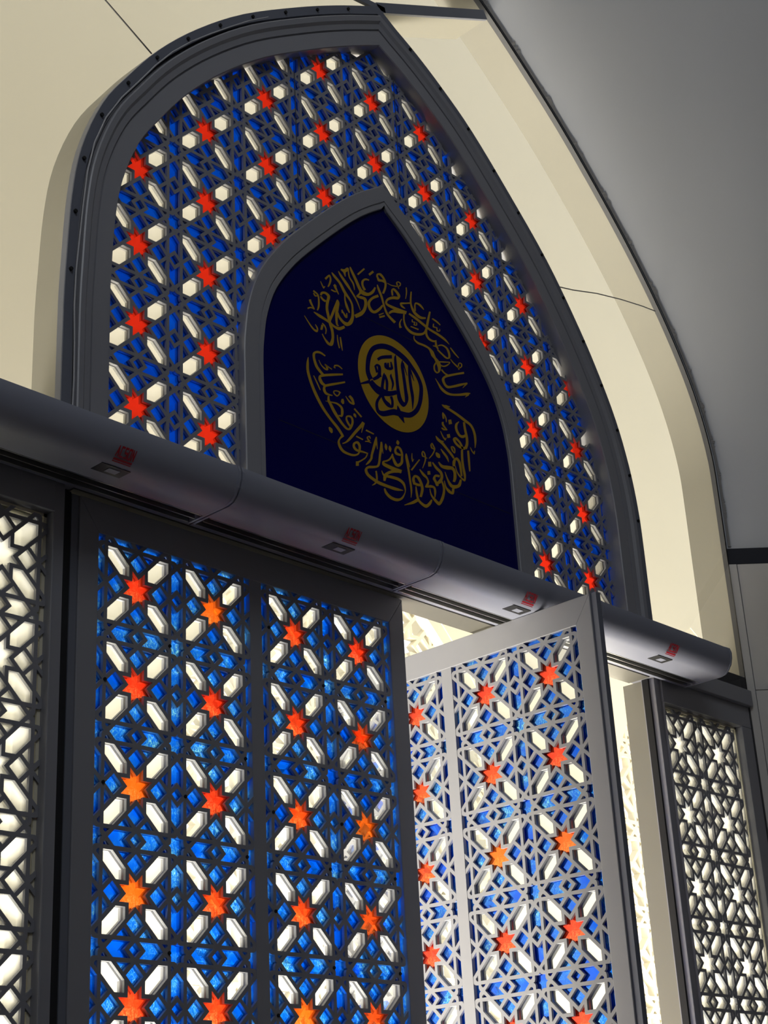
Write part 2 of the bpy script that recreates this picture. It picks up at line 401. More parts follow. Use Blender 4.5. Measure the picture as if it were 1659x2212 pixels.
# ---------------------------------------------------------------- lettering outlines (millitiles from the board centre)
LETTERS = """-859,-48,-846,-25,-793,-60,-792,-11,-711,8,-747,32,-709,41,-727,41
-729,27,-708,38,-716,-92,-694,-77,-652,-164,-627,-146,-625,-244,-614,-238
-818,-55,-768,-25,-783,-114,-771,-107
-686,70,-676,76,-680,18,-646,44,-611,-94,-567,-61,-543,-207,-496,-168,-482,-254,-440,-188,-366,-225,-369,-182,-262,-139,-298,-124,-216,-44,-239,-43
-334,28,-340,9,-407,16,-403,-10,-478,-50,-441,-47,-482,-127,-446,-105,-446,-181,-407,-151
-536,-195,-504,-181,-536,-247,-501,-242,-594,-323,-543,-295,-519,-328,-496,-282,-458,-321,-413,-280,-451,-379,-399,-360,-482,-463,-432,-463,-543,-531,-503,-561,-647,-611,-621,-648
-538,9,-557,19,-405,151,-425,161
-319,92,-344,108,-235,177,-260,193
-162,131,-194,120,-157,167,-183,175,-133,176,-109,215,-77,152,-43,181,-42,88,-4,108,-58,12,-21,20,-101,-78,-66,-75
-185,127,-160,146,-166,75,-133,118,-94,95,-76,134,-42,97,-23,126
-906,-89,-895,-80,-874,-146,-843,-118,-774,-237,-734,-200,-701,-292,-674,-269,-605,-389,-581,-371,-534,-503,-526,-498
-1027,-156,-1018,-148,-997,-204,-964,-170,-902,-264,-867,-232,-822,-369,-781,-334,-730,-433,-703,-410,-695,-488,-665,-470,-693,-565,-657,-550,-706,-662,-656,-650,-754,-747,-700,-760,-785,-774,-793,-829,-842,-777,-874,-816,-908,-738,-940,-764,-935,-690,-955,-702
-813,-372,-792,-363,-816,-471,-791,-458,-793,-562,-754,-536,-743,-624,-724,-610
-954,-518,-935,-508,-965,-569,-910,-547,-977,-651,-927,-636,-995,-763,-950,-746,-985,-879,-955,-863,-949,-892,-934,-875
-959,-531,-931,-528,-1029,-683,-987,-679,-1072,-779,-1032,-776,-1125,-894,-1089,-892
-1221,-566,-1247,-566,-1204,-538,-1222,-514,-1163,-520,-1144,-484,-1121,-541,-1072,-512,-1145,-623,-1096,-608,-1158,-726,-1114,-706,-1135,-837,-1091,-813,-1110,-930,-1067,-904,-1081,-1011,-1037,-988,-1077,-1106,-1033,-1092,-1114,-1191,-1065,-1203,-1120,-1189,-1147,-1223,-1187,-1152,-1208,-1170,-1232,-1102,-1243,-1111
-1250,-594,-1230,-574,-1210,-630,-1186,-600,-1160,-635,-1140,-604
-1371,-860,-1364,-849,-1291,-890,-1265,-850,-1176,-901,-1152,-866,-1099,-916,-1076,-886,-1031,-938,-1011,-907,-936,-944,-931,-896,-829,-871,-844,-840
-1371,-566,-1355,-544,-1350,-574,-1329,-549,-1294,-595,-1272,-578,-1287,-682,-1259,-670,-1296,-754,-1267,-747,-1313,-807,-1294,-805
-1368,-593,-1351,-578,-1339,-625,-1325,-603,-1284,-602,-1283,-586
-1443,-713,-1410,-693,-1430,-753,-1399,-729,-1364,-821,-1348,-809
-1468,-855,-1474,-835,-1419,-822,-1416,-802,-1364,-816,-1358,-802
-1131,-306,-1155,-291,-1073,-238,-1067,-203,-1064,-274,-1033,-261,-1086,-343,-1058,-340,-1109,-392,-1090,-392
-1233,-369,-1224,-362,-1210,-417,-1194,-404,-1180,-450,-1169,-428,-1150,-409,-1167,-409
-1004,-327,-971,-302,-981,-366,-949,-341,-920,-430,-909,-421
-1052,-420,-1041,-402,-998,-424,-987,-401,-955,-411,-951,-398
-997,-328,-978,-301,-952,-328,-945,-317
-880,-632,-855,-620,-875,-677,-855,-668
-874,-639,-862,-629,-826,-711,-799,-688,-780,-707,-807,-709,-778,-639,-790,-643
-1537,-974,-1529,-966,-1465,-1052,-1449,-1037,-1395,-1113,-1374,-1089,-1325,-1119,-1330,-1086,-1305,-1060,-1328,-1074,-1348,-1016,-1355,-1022
-1233,-1053,-1266,-1060,-1207,-974,-1245,-982
-1237,-964,-1223,-949,-1198,-987,-1179,-971,-1176,-1030,-1157,-1021,-1187,-1090,-1172,-1086
-978,-1024,-969,-1019,-979,-1111,-958,-1100,-954,-1202,-936,-1192
-930,-1037,-912,-1028,-925,-1130,-897,-1116,-898,-1215,-890,-1211
-186,-132,-169,-163,-299,-214,-275,-235,-381,-312,-338,-310,-388,-392,-341,-364,-341,-448,-302,-404,-255,-436,-263,-400,-156,-350,-186,-334,-91,-261,-114,-254
-192,11,-181,18,-183,-55,-147,-31,-133,-150,-96,-127,-96,-259,-65,-239,-53,-359,-18,-333,7,-406,41,-371,97,-447,134,-407
-184,-442,-193,-427,-92,-374,-98,-365
-176,-476,-184,-452,-74,-414,-80,-393
8,113,13,121,92,110,98,124,193,137,195,152,262,174,249,182,279,225,260,211,230,234,224,217,188,199,209,204,196,159,217,174,229,119,241,128
372,200,392,209,370,120,392,128,348,18,359,22
113,-25,86,-39,111,46,79,36,116,57,131,91,168,35,205,71,201,-3,251,24,196,-11,207,-47,100,-45,104,-84,-10,-121,14,-138,-53,-203,-16,-185,-7,-234,18,-196,142,-234,167,-186,336,-218,362,-165
354,-173,343,-210,223,-200,211,-254,83,-251,89,-289,-1,-325,16,-343
289,-232,317,-221,280,-336,308,-322,312,-429,347,-401,408,-475,438,-432,540,-457,548,-417,679,-387,659,-366,751,-283,714,-287,801,-135,757,-146,849,20,817,13
466,176,490,184,442,64,473,76,439,-32,471,-15,476,-124,517,-92,550,-170,589,-123,637,-172,655,-129,735,-130,739,-108
446,4,445,-17,350,-38,350,-59,243,-82,267,-100,253,-139,284,-107,327,-141,336,-130
545,-89,516,-101,546,-14,518,-23,558,23,547,42,607,25,631,59,659,7,686,35,704,-8,714,1
246,-321,258,-321,197,-399,220,-393,196,-473,232,-447,243,-450,241,-439
393,-197,414,-168,517,-223,547,-184,677,-261,708,-223,788,-284,813,-250,952,-299,981,-260,1084,-323,1113,-289,1182,-349,1189,-342
713,-293,753,-277,706,-374,745,-352,748,-431,780,-400,832,-441,850,-407,907,-416,912,-389
900,-390,923,-380,890,-472,930,-450,931,-517,957,-497
950,-463,948,-447,1027,-428,1036,-404,1106,-438,1135,-411,1145,-496,1185,-472,1146,-552,1182,-552,1113,-567,1096,-596,1029,-542,1005,-568,943,-509,921,-532
843,-499,847,-488,920,-491,930,-462
454,-250,471,-244,450,-290,469,-273,491,-283,516,-262,484,-323,505,-305,547,-303,531,-298,550,-255,536,-260
415,-377,424,-358,567,-366,579,-343
861,-87,877,-65,941,-100,963,-73,1020,-121,1036,-104
880,-148,901,-140,873,-204,898,-182,938,-196,958,-175,944,-237,966,-213,1012,-214,1002,-205,1016,-176,1004,-181
468,-487,481,-481,465,-545,485,-530,531,-582,554,-549,653,-574,673,-541,747,-583,776,-551,782,-630,843,-582,800,-664,863,-617,852,-692,892,-659,890,-729,936,-692
1194,-397,1212,-382,1265,-454,1290,-431,1357,-493,1371,-480
853,-691,895,-658,892,-754,965,-704,912,-796,974,-771,911,-849,942,-849,890,-867,878,-892,855,-849,828,-866,857,-787,829,-793,901,-730,876,-727
950,-704,953,-685,1064,-667,1068,-647,1153,-637,1177,-619,1096,-685,1110,-699,1030,-724,1027,-744,974,-727,962,-748
969,-811,994,-788,1028,-843,1049,-820,1087,-855,1109,-825
1450,-665,1453,-694,1309,-731,1313,-759,1146,-810,1153,-840,1044,-867,1064,-889,978,-940,1028,-927,1001,-1009,1043,-978,1068,-1043,1090,-1000,1186,-997,1182,-965,1350,-915,1341,-882,1506,-825,1502,-808
1487,-818,1509,-826,1396,-924,1402,-926
841,-981,848,-976,887,-1046,910,-1028,941,-1115,982,-1076,1045,-1142,1073,-1100,1167,-1121,1175,-1088,1329,-1067,1330,-1033,1470,-1009,1468,-972,1551,-960,1550,-949
1498,-976,1523,-991,1435,-1049,1438,-1051
1182,-571,1191,-563,1243,-621,1264,-601,1346,-649,1361,-622,1418,-602,1400,-599,1423,-553,1403,-568,1369,-554,1375,-567,1336,-603,1358,-597,1338,-672,1362,-662
-1195,-1390,-1206,-1407,-1268,-1369,-1283,-1399,-1343,-1382,-1341,-1412,-1410,-1435,-1372,-1434,-1413,-1513,-1375,-1494,-1381,-1604,-1341,-1575,-1325,-1655,-1290,-1622,-1268,-1687,-1237,-1656
-907,-1533,-907,-1556,-1059,-1587,-1059,-1618,-1226,-1653,-1223,-1685,-1315,-1703,-1289,-1720,-1332,-1764,-1285,-1739,-1297,-1811,-1258,-1775,-1244,-1823,-1219,-1791
-876,-1629,-872,-1650,-1020,-1696,-1015,-1722,-1187,-1775,-1180,-1805,-1247,-1818,-1217,-1826,-1265,-1882,-1223,-1860,-1220,-1928,-1197,-1895,-1107,-1908,-1102,-1895
-1186,-1934,-1158,-1924,-1194,-2000,-1156,-1979,-1160,-2051,-1120,-2023,-1109,-2125,-1066,-2092,-1035,-2197,-997,-2166,-959,-2254,-928,-2225,-888,-2285,-869,-2256,-817,-2261,-843,-2248,-763,-2169,-799,-2173,-761,-2101,-794,-2119,-801,-2069,-818,-2098,-876,-2096,-860,-2109,-895,-2151,-866,-2137,-870,-2199,-839,-2177,-831,-2231,-805,-2210
-1229,-2018,-1227,-2012,-1122,-2005,-1116,-1988,-1041,-1998,-1026,-1973,-975,-2026,-942,-2000,-970,-2084,-926,-2070,-977,-2119,-954,-2136,-1011,-2128,-1016,-2144
-1496,-1522,-1489,-1520,-1525,-1611,-1487,-1598,-1527,-1728,-1485,-1707,-1478,-1869,-1437,-1844,-1402,-2008,-1360,-1978,-1295,-2143,-1257,-2113,-1168,-2248,-1134,-2219,-1060,-2325,-1024,-2293,-978,-2399,-945,-2373
-1421,-1745,-1408,-1736,-1372,-1822,-1353,-1809,-1318,-1903,-1304,-1894
-1318,-1496,-1311,-1491,-1281,-1556,-1269,-1545,-1218,-1591,-1202,-1570,-1162,-1577,-1192,-1576,-1171,-1523,-1197,-1543,-1217,-1533,-1216,-1511,-1175,-1536,-1164,-1520,-1098,-1549,-1090,-1537
-1068,-1501,-1048,-1482,-1041,-1512,-1029,-1500
-1053,-1489,-1052,-1467,-989,-1464,-979,-1442,-917,-1480,-908,-1467
-1091,-1843,-1072,-1832,-1082,-1872,-1066,-1857,-1029,-1889,-1025,-1869,-978,-1843,-996,-1841,-977,-1804,-993,-1819,-1031,-1805,-1035,-1821,-1082,-1827,-1081,-1840
-992,-1816,-978,-1799,-959,-1820,-954,-1813
-947,-1892,-917,-1882,-961,-1938,-908,-1913,-933,-1959,-910,-1944
-827,-1819,-796,-1789,-785,-1849,-745,-1819,-749,-1904,-721,-1887
-730,-1887,-740,-1904,-788,-1878,-808,-1903,-836,-1854,-852,-1868,-872,-1827,-879,-1833
-744,-1963,-723,-1941,-622,-2035,-601,-2015
-750,-2024,-736,-2015,-750,-2055,-709,-2027,-717,-2069,-706,-2062
-601,-2082,-562,-2091,-650,-2145,-610,-2158,-752,-2262,-717,-2275,-848,-2378,-818,-2391,-912,-2449,-897,-2462,-971,-2488,-965,-2500
-594,-2099,-560,-2094,-630,-2241,-622,-2240
-1194,-2355,-1177,-2342,-1185,-2394,-1132,-2358,-1153,-2418,-1131,-2404
-551,-2192,-537,-2168,-411,-2197,-401,-2180
-968,-2376,-936,-2382,-978,-2387,-947,-2399,-1019,-2439,-996,-2443,-1051,-2499,-1017,-2488,-1034,-2567,-994,-2539,-974,-2612,-946,-2577,-873,-2618,-858,-2586,-780,-2603,-778,-2576,-702,-2560,-718,-2547,-667,-2508,-688,-2505
-730,-2330,-717,-2310,-613,-2337,-602,-2319
-466,-2269,-477,-2277,-484,-2238,-496,-2259,-538,-2273,-514,-2270,-518,-2313,-498,-2294,-481,-2306,-477,-2296
-570,-2344,-568,-2332,-513,-2331,-507,-2314,-465,-2330,-461,-2323
-659,-2486,-694,-2496,-653,-2420,-692,-2441,-700,-2379,-719,-2416,-779,-2426,-749,-2434,-791,-2488,-753,-2465,-736,-2523,-715,-2490,-624,-2507,-614,-2483,-535,-2498,-527,-2482
-550,-2500,-533,-2501,-582,-2552,-567,-2559,-652,-2609,-640,-2621,-734,-2660,-720,-2678
-750,-2661,-701,-2646,-754,-2721,-705,-2706
-371,-2213,-356,-2210,-400,-2273,-356,-2266,-436,-2366,-393,-2361,-480,-2486,-444,-2481,-493,-2540,-459,-2540,-543,-2603,-516,-2613,-581,-2650,-572,-2655
-383,-2280,-353,-2267,-360,-2377,-352,-2374
-290,-2256,-265,-2248,-306,-2335,-260,-2324,-336,-2457,-298,-2449,-351,-2536,-314,-2530,-376,-2596,-349,-2608,-436,-2624,-432,-2653,-540,-2659,-528,-2686,-603,-2726,-559,-2715,-571,-2795,-531,-2760,-462,-2832,-431,-2793,-363,-2850,-336,-2806,-212,-2849,-192,-2808,-59,-2842,-44,-2801,70,-2805,72,-2797
-285,-2324,-260,-2313,-261,-2406,-253,-2403
-415,-2686,-390,-2676,-409,-2765,-379,-2755,-417,-2815,-388,-2813,-445,-2856,-426,-2865,-489,-2895,-484,-2900
-206,-2253,-198,-2249,-221,-2305,-174,-2286,-199,-2342,-189,-2337
-134,-2260,-125,-2257,-151,-2310,-100,-2288,-124,-2341,-113,-2336
17,-2136,28,-2132,-2,-2179,56,-2155,23,-2199,36,-2194
105,-2368,68,-2379,111,-2287,75,-2304,74,-2223,40,-2253,-1,-2221,13,-2249,-47,-2292,-11,-2283,-28,-2346,5,-2310,63,-2340,77,-2310
71,-2347,107,-2337,56,-2422,99,-2422,11,-2460,23,-2497,-12,-2461,-55,-2497,-61,-2400,-96,-2419,-80,-2355,-100,-2365
-88,-2352,-71,-2354,-142,-2429,-120,-2437,-200,-2474,-190,-2492,-268,-2506,-266,-2520
-282,-2521,-252,-2505,-274,-2568,-235,-2525,-166,-2581,-135,-2531,-64,-2586,-37,-2532,50,-2577,73,-2527
63,-2536,59,-2568,-84,-2573,-82,-2610,-198,-2632,-177,-2659,-268,-2698,-214,-2701,-279,-2775,-244,-2769
-305,-2649,-298,-2644,-272,-2712,-250,-2684,-149,-2704,-132,-2663,-22,-2695,4,-2654,60,-2717,99,-2685,97,-2765,123,-2754,98,-2821,112,-2820,30,-2907,53,-2920,-50,-2944,-56,-2983,-148,-2945,-177,-2985,-220,-2913,-258,-2943,-258,-2867,-281,-2881
167,-2271,175,-2268,151,-2324,194,-2306,170,-2432,207,-2417,184,-2527,218,-2513,199,-2651,233,-2637,212,-2759,242,-2749,208,-2857,214,-2856
173,-2317,193,-2306,222,-2442,231,-2438
279,-2232,287,-2229,267,-2309,286,-2302,283,-2353,295,-2328,313,-2304,303,-2304
263,-2477,239,-2471,428,-2279,411,-2275
313,-2646,271,-2665,301,-2581,254,-2594,314,-2555,301,-2527,346,-2556,384,-2522,398,-2619,444,-2594,410,-2692,458,-2680,373,-2799,414,-2794
273,-2656,294,-2623,336,-2663,353,-2625,414,-2646,423,-2613
308,-2678,324,-2672,305,-2771,342,-2756,330,-2858,364,-2836,399,-2906,432,-2870,488,-2916,488,-2871,575,-2848,536,-2834,615,-2775,593,-2772
324,-2836,349,-2865,230,-2901,247,-2931,78,-2991,81,-2998
499,-2212,477,-2222,487,-2171,465,-2178,494,-2150,496,-2132,515,-2165,535,-2153,525,-2214,547,-2206,514,-2269,537,-2266,463,-2382,472,-2382
485,-2217,493,-2201,526,-2216,536,-2200,570,-2218,575,-2211
685,-2037,663,-2047,674,-1995,650,-2003,675,-1979,687,-1960,699,-2006,721,-1992,716,-2044,739,-2038,667,-2126,686,-2129,601,-2203,610,-2206
668,-2044,682,-2024,721,-2050,734,-2032
400,-2421,414,-2410,456,-2485,495,-2451,521,-2506,550,-2485,541,-2548,574,-2538,492,-2633,558,-2594,583,-2615,595,-2574,649,-2602,679,-2575,660,-2652,699,-2638,660,-2727,673,-2724
576,-2630,586,-2625,587,-2714,612,-2699,649,-2780,688,-2746,740,-2813,739,-2764,824,-2718,776,-2717,869,-2608,826,-2615,875,-2524,837,-2540,842,-2447,810,-2464
656,-2247,675,-2233,715,-2314,755,-2279,794,-2350,839,-2318,807,-2405,856,-2394,758,-2468,804,-2485,707,-2511,719,-2528
794,-2380,784,-2414,706,-2399,719,-2424,652,-2469,701,-2454,684,-2512,725,-2486,712,-2554,753,-2520,754,-2539,755,-2523
584,-2258,639,-2239,581,-2325,641,-2305
558,-2394,607,-2377,556,-2445,611,-2426
741,-2084,760,-2069,752,-2131,819,-2079,803,-2140,827,-2122
996,-1740,1053,-1716,1002,-1790,1059,-1766
1047,-1515,1104,-1489,1054,-1578,1117,-1549
778,-2206,796,-2191,831,-2260,864,-2217,946,-2255,968,-2195,1038,-2230,1076,-2183,1071,-2262,1121,-2238,1065,-2336,1121,-2323,1044,-2394,1086,-2390
845,-1999,856,-1990,884,-2047,917,-2021,943,-2090,979,-2066,986,-2139,995,-2134
765,-1837,773,-1831,788,-1891,828,-1855,873,-1921,912,-1884,955,-1971,993,-1940,1037,-2025,1075,-1994,1086,-2062,1116,-2040
859,-1893,865,-1867,922,-1868,924,-1861
1111,-2159,1066,-2171,1129,-2088,1076,-2092,1146,-2060,1157,-2018,1182,-2080,1226,-2053,1201,-2157,1244,-2139,1215,-2271,1249,-2257
1114,-2151,1123,-2146,1133,-2234,1152,-2222,1192,-2291,1214,-2271,1290,-2319,1276,-2290,1319,-2221,1275,-2237,1302,-2122,1258,-2140,1293,-2006,1249,-2022,1300,-1868,1260,-1882
896,-2303,905,-2299,927,-2398,953,-2383,976,-2479,1020,-2439,1071,-2486,1077,-2434,1189,-2417,1145,-2402,1226,-2317,1194,-2319
871,-2435,882,-2430,882,-2520,908,-2505,935,-2577,976,-2537,1035,-2575,1005,-2548,1065,-2489,1022,-2496
1361,-1806,1344,-1851,1262,-1826,1238,-1863,1183,-1800,1146,-1831,1153,-1753,1110,-1771,1151,-1756,1172,-1724,1219,-1783,1253,-1755,1266,-1837,1305,-1814,1274,-1879,1309,-1864
1258,-1467,1268,-1470,1185,-1530,1228,-1526,1175,-1615,1221,-1592,1228,-1685,1266,-1652,1309,-1693,1319,-1649,1382,-1652,1365,-1620
1346,-1451,1387,-1433,1356,-1555,1400,-1535,1377,-1661,1424,-1642,1369,-1756,1421,-1744,1323,-1834,1381,-1831
936,-1333,942,-1325,977,-1360,1008,-1319,1066,-1369,1094,-1332,1229,-1396,1260,-1357,1369,-1432,1405,-1391,1489,-1461,1527,-1429,1545,-1544,1589,-1521,1556,-1651,1598,-1636,1554,-1757,1563,-1754
999,-1345,1011,-1309,1100,-1310,1102,-1303
966,-1525,937,-1537,963,-1469,929,-1484,951,-1438,937,-1444
938,-1450,949,-1440,969,-1481,990,-1466,992,-1519,1013,-1509,997,-1565,1009,-1560
913,-1589,947,-1576,913,-1639,949,-1614,994,-1682,1011,-1668
890,-1686,906,-1668,928,-1702,943,-1675,1007,-1679,1010,-1670
867,-1737,875,-1731,903,-1807,924,-1793,953,-1842,966,-1815,982,-1796,966,-1797
1054,-1901,1070,-1891,1072,-1953,1098,-1936,1126,-1972,1116,-1958,1144,-1908,1119,-1920,1111,-1877,1092,-1898,1064,-1889,1060,-1902
1455,-1781,1464,-1776,1478,-1833,1497,-1819,1532,-1859,1530,-1831,1550,-1803,1532,-1808
1389,-1850,1424,-1837,1387,-1995,1428,-1981,1395,-2145,1420,-2135"""
MEDAL = """-372,-1412,-452,-1465,-418,-1338,-494,-1377,-414,-1235,-490,-1258,-374,-1099,-453,-1106,-302,-991,-357,-955,-188,-925,-188,-850,-61,-894,-21,-811,75,-904,134,-826,224,-945,291,-873,353,-1009,411,-959,458,-1107,518,-1066,505,-1218,574,-1185,489,-1350,565,-1328,453,-1475,525,-1466,383,-1584,450,-1603,289,-1661,318,-1719,206,-1687,188,-1764,100,-1701,70,-1786,-23,-1719,-30,-1804,-170,-1791,-163,-1864,-219,-1812,-250,-1889,-284,-1822,-333,-1865,-304,-1770,-354,-1791,-292,-1710,-340,-1715,-249,-1643,-289,-1635,-189,-1583,-239,-1567
-595,-1570,-599,-1553,-417,-1494,-428,-1448
-457,-1500,-387,-1436,-385,-1567,-302,-1480,-278,-1605,-213,-1489,-98,-1564,-87,-1489,62,-1483,53,-1428
55,-1645,63,-1640,47,-1704,98,-1675,62,-1733,112,-1701
64,-1791,154,-1731,166,-1853,173,-1848
79,-914,88,-912,48,-987,92,-969,51,-1211,104,-1188,59,-1405,116,-1380,73,-1558,148,-1511,175,-1623,192,-1552,273,-1494,211,-1511,259,-1330,201,-1356,238,-1139,184,-1164,222,-1013,169,-1036,213,-945,200,-950
204,-985,230,-969,278,-1142,285,-1138
313,-976,349,-962,303,-1121,353,-1100,313,-1284,367,-1259,334,-1440,388,-1418,343,-1599,350,-1596
326,-1035,361,-1014,406,-1176,413,-1172
-253,-1120,-274,-1092,-170,-1062,-178,-1020,10,-991,11,-941
-143,-1111,-104,-1091,-140,-1173,-90,-1141,-64,-1179,-102,-1178,-56,-1077,-86,-1087
-78,-1178,-68,-1145,-31,-1173,-28,-1132,19,-1129,-25,-1144,-6,-1044,-28,-1055
-308,-1238,-337,-1226,-285,-1209,-287,-1177,-269,-1213,-220,-1181,-272,-1290,-213,-1273,-296,-1341,-249,-1360,-381,-1410,-359,-1437
-330,-1232,-297,-1212,-306,-1309,-265,-1284
-268,-1318,-220,-1284,-225,-1343,-209,-1331
-161,-1258,-152,-1256,-195,-1327,-144,-1314,-231,-1470,-180,-1455,-227,-1530,-176,-1508
-167,-1291,-133,-1270,-138,-1377,-90,-1355,-146,-1500,-102,-1485
-27,-1223,-18,-1221,-51,-1267,-16,-1250,-25,-1337,14,-1317,-22,-1384,12,-1375,-37,-1458,-28,-1456
-239,-1596,-190,-1567,-209,-1667,-163,-1631,-129,-1720,-82,-1664,-29,-1699,-64,-1684,-10,-1607,-54,-1624,-31,-1540,-74,-1563"""
NTOP = 66

# ---------------------------------------------------------------- arch outlines (half width, height), springing down to the foot
XC = 4.0
ARCH_IN_L = [(4.53, -2.3), (4.51, -1.73), (4.47, -1.02), (4.38, -.45), (4.16, .15), (3.86, .63), (3.45, 1.20), (2.90, 1.80), (2.19, 2.43), (1.27, 3.08), (.55, 3.54), (0, 3.86)]
ARCH_IN_R = [(4.53, -2.3), (4.51, -1.73), (4.42, -1.15), (4.24, -.55), (3.95, .06), (3.58, .68), (3.0, 1.48), (2.25, 2.26), (1.54, 2.93), (1.0, 3.32), (.5, 3.62), (0, 3.86)]
_old = [(4.53, -2.0), (4.50, -1.5), (4.42, -1.05), (4.20, -.35), (3.87, .27), (3.42, .95), (2.90, 1.60), (2.22, 2.33), (1.52, 2.99), (1.0, 3.40), (.5, 3.74), (0, 4.05)]
SIGN_OUT = [(2.56, -1.9), (2.53, -1.5), (2.46, -1.12), (2.28, -.66), (1.92, -.14), (1.42, .40), (.85, .96), (.44, 1.30), (0, 1.60)]
_o = [(7.42, -1.7), (7.42, -.8), (7.40, -.2), (7.27, .42), (7.03, 1.07), (6.66, 1.75), (6.18, 2.45), (5.58, 3.18), (4.90, 3.90), (4.15, 4.62), (3.36, 5.27), (2.55, 5.88), (1.6, 6.50), (.7, 7.05), (0, 7.4)]
k_ = 11.787 / 11.637
ARCH_OUT = [((h + 13.467) * k_ - 13.467, (z + 10.8) * k_ - 10.8) for h, z in _o]
ARCH_OUT[0] = (ARCH_OUT[1][0], ARCH_OUT[0][1]); ARCH_OUT[-1] = (0, ARCH_OUT[-1][1])
def smooth(pts, foot, n=4):
    """Catmull-Rom through the half outline, straight jamb down to foot"""
    P = [Vector((pts[0][0], pts[0][1] - 1))] + [Vector(p) for p in pts] + [Vector(pts[-1]) * 2 - Vector(pts[-2])]
    out = [(pts[0][0], foot)]
    for i in range(1, len(P) - 2):
        p0, p1, p2, p3 = P[i - 1:i + 3]
        for k in range(n):
            t = k / n
            q = .5 * ((2 * p1) + (p2 - p0) * t + (2 * p0 - 5 * p1 + 4 * p2 - p3) * t * t + (3 * p1 - p0 - 3 * p2 + p3) * t ** 3)
            out.append((q.x, q.y))
    out.append(tuple(pts[-1]))
    return out
def offset_half(h, d):
    if isinstance(h, tuple): return tuple(offset_half(q, d) for q in h)
    out = []
    for i, p in enumerate(h):
        a = Vector(h[max(i - 1, 0)]); b = Vector(h[min(i + 1, len(h) - 1)])
        t = (b - a).normalized(); nrm = Vector((t.y, -t.x))
        if i == 0: nrm = Vector((1, 0))
        if i == len(h) - 1: out.append((0, p[1] + d / max(nrm.y, .3)))
        else: out.append((max(p[0] + nrm.x * d, 0.0), p[1] + nrm.y * d))
    return out
def full(h):
    """whole outline, left foot over the apex to the right foot"""
    hl, hr = h if isinstance(h, tuple) else (h, h)
    return [(XC - x, z) for x, z in hl] + [(XC + x, z) for x, z in reversed(hr[:-1])]
def sweep(h, prof):
    """run a profile (offset outwards, y) along the arch"""
    rings = [[(x, y, z) for x, z in full(offset_half(h, d))] for d, y in prof]
    mb = MB(); n = len(rings[0])
    mb.add([v for r in rings for v in r], [(j * n + i, j * n + i + 1, (j + 1) * n + i + 1, (j + 1) * n + i) for j in range(len(rings) - 1) for i in range(n - 1)])
    return mb
def sheet_between(hi, ho, y):
    a, b = full(hi), full(ho); n = len(a)
    return MB().add([(x, y, z) for x, z in a] + [(x, y, z) for x, z in b], [(i, i + 1, n + i + 1, n + i) for i in range(n - 1)])
H_IN = (smooth(ARCH_IN_L, -4.0), smooth(ARCH_IN_R, -4.0)); H_SIGN = smooth(SIGN_OUT, -4.0)
H_OUT = smooth(ARCH_OUT, FL, 8)

# ---------------------------------------------------------------- setting: hall and porch
def struct(o, label, cat): return tag(o, label, cat, kind='structure')
WALLY = -6.05
def splay(z0, z1=None):
    pass
w = sweep(H_OUT, [(0, -.05), (.02, -.07), (6.0, WALLY), (24, WALLY)])
struct(w.build('wall_front', M['stone'], soft=25, origin=(4, 0, FL)), 'grey plastered splayed wall around the tall pointed arch opening', 'wall')
# the same splay, faced with stone slabs below the black band
def splay_strip(z0, z1, t0, t1, out, side=1):
    e = 4 + side * ARCH_OUT[0][0]; n = Vector((side, -1)).normalized(); q = Vector((-side, -1)).normalized() * out
    a = Vector((e, -.05)) + n * t0; b = Vector((e, -.05)) + n * t1
    poly = [a, b, b + q, a + q]
    return MB().add([(p.x, p.y, z0) for p in poly] + [(p.x, p.y, z1) for p in poly], [(3, 2, 1, 0), (4, 5, 6, 7), (0, 1, 5, 4), (1, 2, 6, 5), (2, 3, 7, 6), (3, 0, 4, 7)])
for side in (1, -1):
    s = 'right' if side > 0 else 'left'
    bnd = splay_strip(-1.86, -1.60, .03, 8.2, .03, side)
    struct(bnd.build('trim_' + ('1' if side > 0 else '2'), M['stripe'], origin=(4 + side * 7.7, -1, -1.86)), 'black stone band running across the %s splayed wall' % s, 'trim')
    st = MB(); z = -1.87
    for zz in (-3.93, -6.95, -9.97, -13.0, FL):
        t = .16
        while t < 8:
            b = splay_strip(zz + .012, z - .0, t, min(t + 2.6, 8.2), .035, side); st.add(b.v, b.f); t += 2.612
        z = zz
    b = splay_strip(FL, -1.87, .03, .145, .045, side); st.add(b.v, b.f)
    struct(st.build('wall_' + s, M['panelstone'], origin=(4 + side * 7.7, -1, FL), bevel=.004), 'warm grey stone slabs facing the %s splay below the black band' % s, 'wall')
